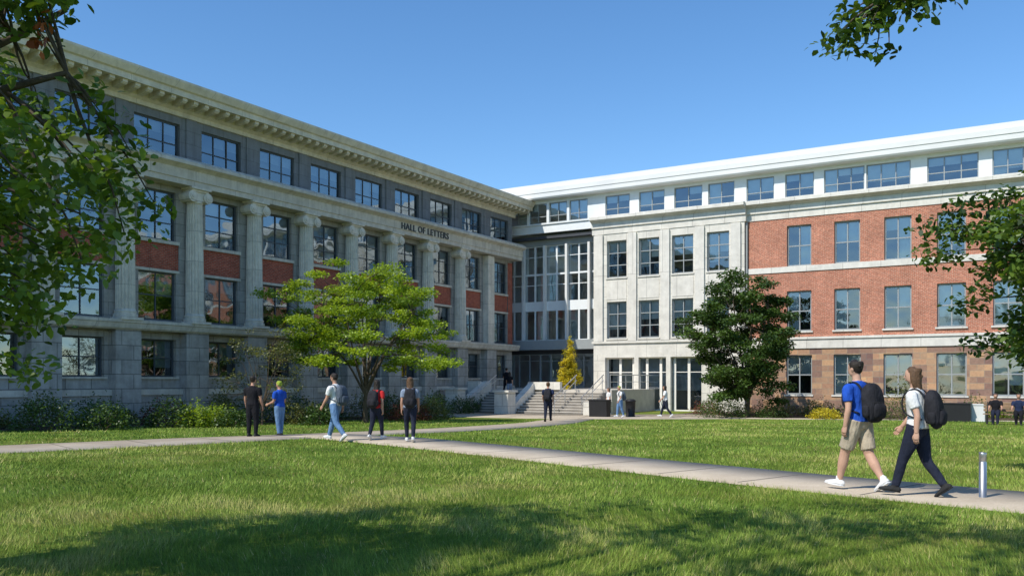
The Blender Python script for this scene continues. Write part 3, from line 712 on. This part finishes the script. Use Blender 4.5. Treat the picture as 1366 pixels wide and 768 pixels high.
def person(name,x,y,z,H,heading,shirt,pants,hair='hdark',longhair=False,female=False,pack=None,shorts=False,shoe='shoe',skin='skin',
           pose='walk',stride=1.0,phase=1,vox=.018,sleeve='short',turn=0,armbend=None,swing=None,cap=None):
    sk_,sh,pa,ha,so_=CC[skin],CC[shirt],CC[pants],CC[hair],CC[shoe]
    if swing is None: swing=stride
    f=Fig(); e=Fig()
    shw=.108 if female else .120; hipw=.052
    hips=np.array([0,0,.52])
    legs=[]
    ra=math.radians
    for sd_ in (-1,1):
        fr=(sd_==phase)
        if pose=='walk': a,fl,ft=(ra(24*stride),ra(6),ra(8*stride)) if fr else (ra(-13*stride),ra(26*stride),ra(-40*stride))
        elif pose=='sit': a,fl,ft=ra(84),ra(84+6*sd_),0
        else: a,fl,ft=ra(3*sd_),ra(3),0
        h=hips+np.array([sd_*hipw,0,-.01]); k=h+.245*np.array([0,math.sin(a),-math.cos(a)]); k[0]+=sd_*.004; b_=a-fl
        an=k+.235*np.array([0,math.sin(b_),-math.cos(b_)]); an[0]=k[0]-sd_*.006
        fd=np.array([sd_*.12,math.cos(ft),math.sin(ft)]); fd/=np.linalg.norm(fd); dn=np.array([0,math.sin(ft),-math.cos(ft)])
        legs.append((sd_,h,k,an,fd,dn))
    low=min(min((an-fd*.03+dn*.038)[2],(an+fd*.10+dn*.038)[2]) for _,_,_,an,fd,dn in legs)
    off=-low
    for sd_,h,k,an,fd,dn in legs:
        for v in (h,k,an): v[2]+=off
        if shorts:
            f.loft([k*.9+h*.1,k,k*.6+an*.4,k*.3+an*.7,an],[.043,.036,.036,.026,.021],[.043,.038,.040,.028,.023],sk_)
            f.loft([h+[0,0,.03],h*.6+k*.4,k*.86+h*.14],[.062,.060,.056],[.068,.064,.058],pa,cap=.05)
            f.loft([an+[0,0,.035],an],[.0235,.024],[.026,.026],CC['white'])
        else:
            wv=1.0 if not female else .9
            f.loft([h+[0,0,.03],h*.6+k*.4,k,k*.55+an*.45,an*.93+k*.07],[.060,.058*wv,.044*wv,.039*wv,.032*wv],[.066,.062,.046*wv,.042*wv,.035*wv],pa,cap=.1)
        f.loft([an+[0,0,.012],an+dn*.02],[.024,.026],[.026,.03],so_)
        heel=an-fd*.036+dn*.018; f.loft([heel,an+fd*.0+dn*.014,an+fd*.05+dn*.020,an+fd*.085+dn*.024,an+fd*.112+dn*.027],[.022,.027,.030,.029,.018],[.020,.026,.020,.015,.010],so_,cap=.8)
        e.loft([heel+dn*.017-fd*.006,an+fd*.05+dn*.036,an+fd*.118+dn*.034],[.022,.031,.018],[.005,.005,.005],CC['shoe'] if shoe=='shoe' else so_,n=10)
    z0=hips[2]+off; ln=.015 if pose=='walk' else 0
    if pose=='sit': ln=.02
    def T(zz,yy=0): return np.array([0,yy+ln*(zz/.3),z0+zz])
    hw=1.06 if female else 1.0; cw_=.90 if female else 1.0
    f.loft([T(-.055),T(-.01),T(.04),T(.08)],[.070*hw,.094*hw,.094*hw,.085],[.058,.072,.068,.06],pa)
    f.loft([T(.0),T(.05),T(.10),T(.19),T(.25),T(.285),T(.31)],[.104*hw,.099,.090*cw_,.104*cw_,.112*cw_,.085,.045],[.078,.071,.066,.072,.066,.055,.042],sh,n=22,cap=.1,sq=.85)
    f.loft([T(.28),T(.345,.006),T(.375,.01)],[.036,.031,.030],[.036,.032,.032],sk_)
    hc=T(.40,.014); tr_=ra(turn); sd2=(math.cos(tr_),math.sin(tr_),0); fw=np.array([-math.sin(tr_),math.cos(tr_),0])
    hz=lambda zz,yy: hc+fw*yy+np.array([0,0,zz])
    f.loft([hz(-.052,.022),hz(-.040,.016),hz(-.015,.008),hz(.02,.002),hz(.045,-.002),hz(.062,-.004),hz(.068,-.004)],[.018,.034,.042,.046,.042,.026,.008],[.018,.036,.049,.056,.052,.034,.01],sk_,side=sd2,n=20)
    f.loft([hz(.012,.050),hz(-.002,.060),hz(-.010,.058)],[.005,.008,.009],[.005,.008,.006],sk_,side=sd2,n=8)
    for s2 in (-1,1):
        sv=np.array(sd2)*s2
        f.loft([hz(-.014,-.004)+sv*.043,hz(.002,-.006)+sv*.048,hz(.014,-.006)+sv*.047],[.004,.006,.005],[.006,.010,.007],sk_,side=sd2,n=8)
        e.loft([hz(.008,.049)+sv*.017,hz(.0085,.055)+sv*.017],[.006,.005],[.004,.003],CC['eye'],side=sd2,n=8)
    e.loft([hz(-.026,.050)-np.array(sd2)*.012,hz(-.026,.054),hz(-.026,.050)+np.array(sd2)*.012],[.003,.004,.003],[.003,.004,.003],simple('lips',(.35,.12,.10)),side=(0,0,1),n=6)
    f.loft([hz(-.022,-.030),hz(.0,-.020),hz(.025,-.012),hz(.050,-.008),hz(.068,-.006),hz(.076,-.008)],[.030,.044,.051,.049,.034,.012],[.026,.042,.054,.058,.042,.014],CC[cap] if cap else ha,side=sd2,n=20)
    rg=random.Random(int(x*10))
    for q in range(26):
        th=rg.uniform(0,6.28); zz=rg.uniform(.0,.066); rr=.046*math.sqrt(max(.05,1-(zz/.08)**2)); yy=-.012+math.sin(th)*rr*1.08
        if yy>.025 and zz<.045: continue
        pt=hz(zz,yy)+np.array(sd2)*math.cos(th)*rr
        f.loft([pt,pt+np.array([rg.uniform(-.01,.01),rg.uniform(-.012,.006),rg.uniform(-.004,.012)])],[.012,.007],[.012,.007],CC[cap] if cap else ha,n=7,sub=1)
    if longhair:
        f.loft([hz(.03,-.03),hz(-.02,-.036),hz(-.06,-.040),hz(-.11,-.050),hz(-.15,-.055)],[.046,.050,.048,.044,.022],[.03,.028,.024,.020,.010],ha,side=sd2,n=16)
        for s2 in (-1,1): f.loft([hz(.03,-.005)+np.array(sd2)*.044*s2,hz(-.03,-.01)+np.array(sd2)*.048*s2,hz(-.10,-.02)+np.array(sd2)*.045*s2],[.010,.012,.008],[.022,.022,.012],ha,side=sd2,n=10)
    for sd_ in (-1,1):
        fr=(sd_!=phase)
        if pose=='walk': a,b_=(ra(24*swing),ra(24*swing+20)) if fr else (ra(-20*swing),ra(-20*swing+18))
        elif pose=='sit': a,b_=ra(25),ra(75)
        else: a,b_=ra(5),ra(20 if armbend is None else armbend)
        shp=T(.262)+np.array([sd_*shw*.93,0,0]); el_=shp+.165*np.array([sd_*.16,math.sin(a),-math.cos(a)])
        wr=el_+.138*np.array([sd_*.03,math.sin(b_),-math.cos(b_)])
        if sleeve=='short':
            f.loft([shp+[-sd_*.02,0,.005],shp+[sd_*.008,0,-.02],shp*.35+el_*.65],[.034,.041,.038],[.040,.043,.040],sh,cap=.1)
            f.loft([shp*.5+el_*.5,el_,el_*.7+wr*.3,wr],[.028,.023,.024,.015],[.028,.023,.024,.017],sk_)
        else:
            f.loft([shp+[-sd_*.02,0,.005],shp+[sd_*.008,0,-.02],el_,wr*.95+el_*.05],[.034,.038,.030,.023],[.040,.040,.031,.024],sh,cap=.1)
            f.loft([el_*.2+wr*.8,wr],[.016,.014],[.018,.016],sk_)
        hd=(wr-el_)/np.linalg.norm(wr-el_); fwd=np.cross(np.array([1,0,0]),hd); fwd/=np.linalg.norm(fwd)
        if fwd[1]<0: fwd=-fwd
        inn=np.array([-sd_,0,0])
        e.loft([wr-hd*.012,wr+hd*.018,wr+hd*.048],[.011,.011,.010],[.016,.022,.021],sk_,side=inn,n=12,sub=3)
        for i,L in enumerate((.036,.042,.039,.031)):
            b0=wr+hd*.046+fwd*(.0150-.010*i); b1=b0+hd*L*.5+inn*.004; b2=b1+hd*L*.34+inn*L*.42
            e.loft([b0-hd*.01,b0+hd*.004,b1,b2],[.0052,.0052,.0048,.004],[.0052,.0052,.0048,.004],sk_,n=8,sub=2)
        b0=wr+hd*.014+fwd*.016; e.loft([b0,b0+hd*.018+fwd*.009+inn*.005,b0+hd*.038+fwd*.009+inn*.012],[.0065,.006,.005],[.0065,.006,.005],sk_,n=8,sub=2)
    if pack:
        pm=CC[pack]
        e.loft([T(.025,-.115),T(.04,-.125),T(.12,-.132),T(.21,-.126),T(.265,-.112),T(.285,-.10)],[.062,.085,.090,.088,.072,.038],[.032,.054,.060,.055,.044,.022],pm,n=26,sq=.6,sub=3)
        e.loft([T(.035,-.172),T(.05,-.182),T(.11,-.188),T(.145,-.182)],[.045,.064,.066,.052],[.012,.022,.024,.012],pm,n=20,sq=.6)
        e.loft([T(.145,-.185),T(.148,-.19),T(.151,-.185)],[.06,.062,.06],[.004,.006,.004],CC['dshoe'],n=12)
        for s2 in (-1,1): e.loft([T(.04,-.13)+[s2*.086,0,0],T(.10,-.13)+[s2*.094,0,0],T(.125,-.13)+[s2*.09,0,0]],[.012,.014,.012],[.028,.03,.026],pm,n=10)
        e.loft([T(.27,-.10),T(.298,-.105),T(.27,-.115)],[.012,.015,.012],[.003,.003,.003],pm,n=8)
        for s2 in (-1,1):
            X_=s2*.062
            e.loft([T(.245,-.085)+[X_,0,0],T(.296,-.04)+[X_,0,0],T(.302,.01)+[X_*1.05,0,0],T(.262,.064)+[X_*1.1,0,0],T(.19,.084)+[X_*1.2,0,0],T(.11,.052)+[X_*1.5,0,0],T(.07,-.06)+[X_*1.35,0,0]],[.015]*7,[.005]*7,pm,n=8,sub=4)
    V=[tuple(v*H) for v in f.V]; me=D.meshes.new('tmp'); me.from_pydata(V,[],f.F); me.update()
    bvh=BVHTree.FromPolygons(V,f.F)
    o=D.objects.new('tmp',me); COL.objects.link(o)
    m=o.modifiers.new('r','REMESH'); m.mode='VOXEL'; m.voxel_size=vox
    s_=o.modifiers.new('s','SMOOTH'); s_.factor=.5; s_.iterations=2
    dg=bpy.context.evaluated_depsgraph_get(); em=D.meshes.new_from_object(o.evaluated_get(dg))
    D.objects.remove(o)
    BV=[tuple(v.co) for v in em.vertices]; BF=[tuple(p.vertices) for p in em.polygons]
    BMi=[f.M[bvh.find_nearest(p.center)[2]] for p in em.polygons]
    mats=list(f.mats); nb=len(BV)
    mp=[]
    for mm in e.mats:
        if mm not in mats: mats.append(mm)
        mp.append(mats.index(mm))
    BV+=[tuple(v*H) for v in e.V]; BF+=[tuple(i+nb for i in q) for q in e.F]; BMi+=[mp[i] for i in e.M]
    fm=D.meshes.new(name); fm.from_pydata(BV,[],BF)
    for mm in mats: fm.materials.append(mm)
    fm.polygons.foreach_set('material_index',BMi); fm.polygons.foreach_set('use_smooth',[True]*len(BF)); fm.update()
    o=link(D.objects.new(name,fm)); o.location=(x,y,z); o.rotation_euler=(0,0,heading-math.pi/2)
    return o
def pp(name,px,yh,yf,heading,*a,zlift=.03,**k):
    x,d=ground_at(px,yf); H=(yf-yh)/F_PX*d
    return person(name,x,d,gz(d)+zlift,H,math.radians(heading),*a,**k)
pp('man_with_backpack',1146,485,657,122,'blue','khaki','hdark',pack='pack',shorts=True,skin='skin2',vox=.0095,phase=-1,stride=.85,swing=.35,zlift=.035)
pp('woman_with_backpack',1224,494,665,140,'white','djeans','hbrown',longhair=True,female=True,pack='pack',shoe='dshoe',skin='skin2',vox=.0095,phase=-1,stride=.9,swing=.8,zlift=.035,turn=10)
pp('man',337,503,583,80,'black','black','hdark',shoe='dshoe',pose='stand')
pp('man',373,508,581,150,'blue','jeans','hlight',shoe='dshoe',pose='stand',armbend=70,zlift=.0,cap='lime')
pp('man_with_backpack',448,499,589,150,'white','jeans','hdark',pack='gpack',phase=1,swing=.6)
pp('woman_with_backpack',502,509,588,70,'red','djeans','hdark',longhair=True,female=True,pack='pack',phase=1,shoe='shoe',stride=.7)
pp('woman_with_backpack',547,506,591,95,'grey','djeans','hbrown',longhair=True,female=True,pack='pack',phase=-1,stride=.6)
pp('man_with_backpack',731,511,563,80,'navy','djeans','hbrown',pack='pack',stride=.8,shoe='dshoe')
pp('pedestrian',827,516,557,200,'white','jeans','hlight',pack='gpack',stride=.5,cap='lime')
pp('woman',888,515,557,170,'white','djeans','hdark',longhair=True,female=True,stride=.9)
p=PR(-22.9,7.9); person('man',p[0],p[1],.67,1.72,math.radians(60),'black','black','hdark',stride=.6)
p=PR(-22.4,8.3); person('woman',p[0],p[1],.5,1.62,math.radians(80),'black','grey','hdark',longhair=True,female=True,stride=.4)
for dx,c1,c2 in ((-.45,'black','djeans'),(.4,'navy','black')):
    person('seated_person',BEN[0]+dx*CA-.0,BEN[1]-dx*SA-.05,gz(BEN[1])+.0,1.7,math.radians(-90-31),c1,c2,'hdark',pose='sit',shoe='dshoe')
x,y=ground_at(812,553); 
person('woman',x,y,gz(y)+.03,1.6,math.radians(200),'white','djeans','hbrown',longhair=True,female=True,pose='stand')
print('done')
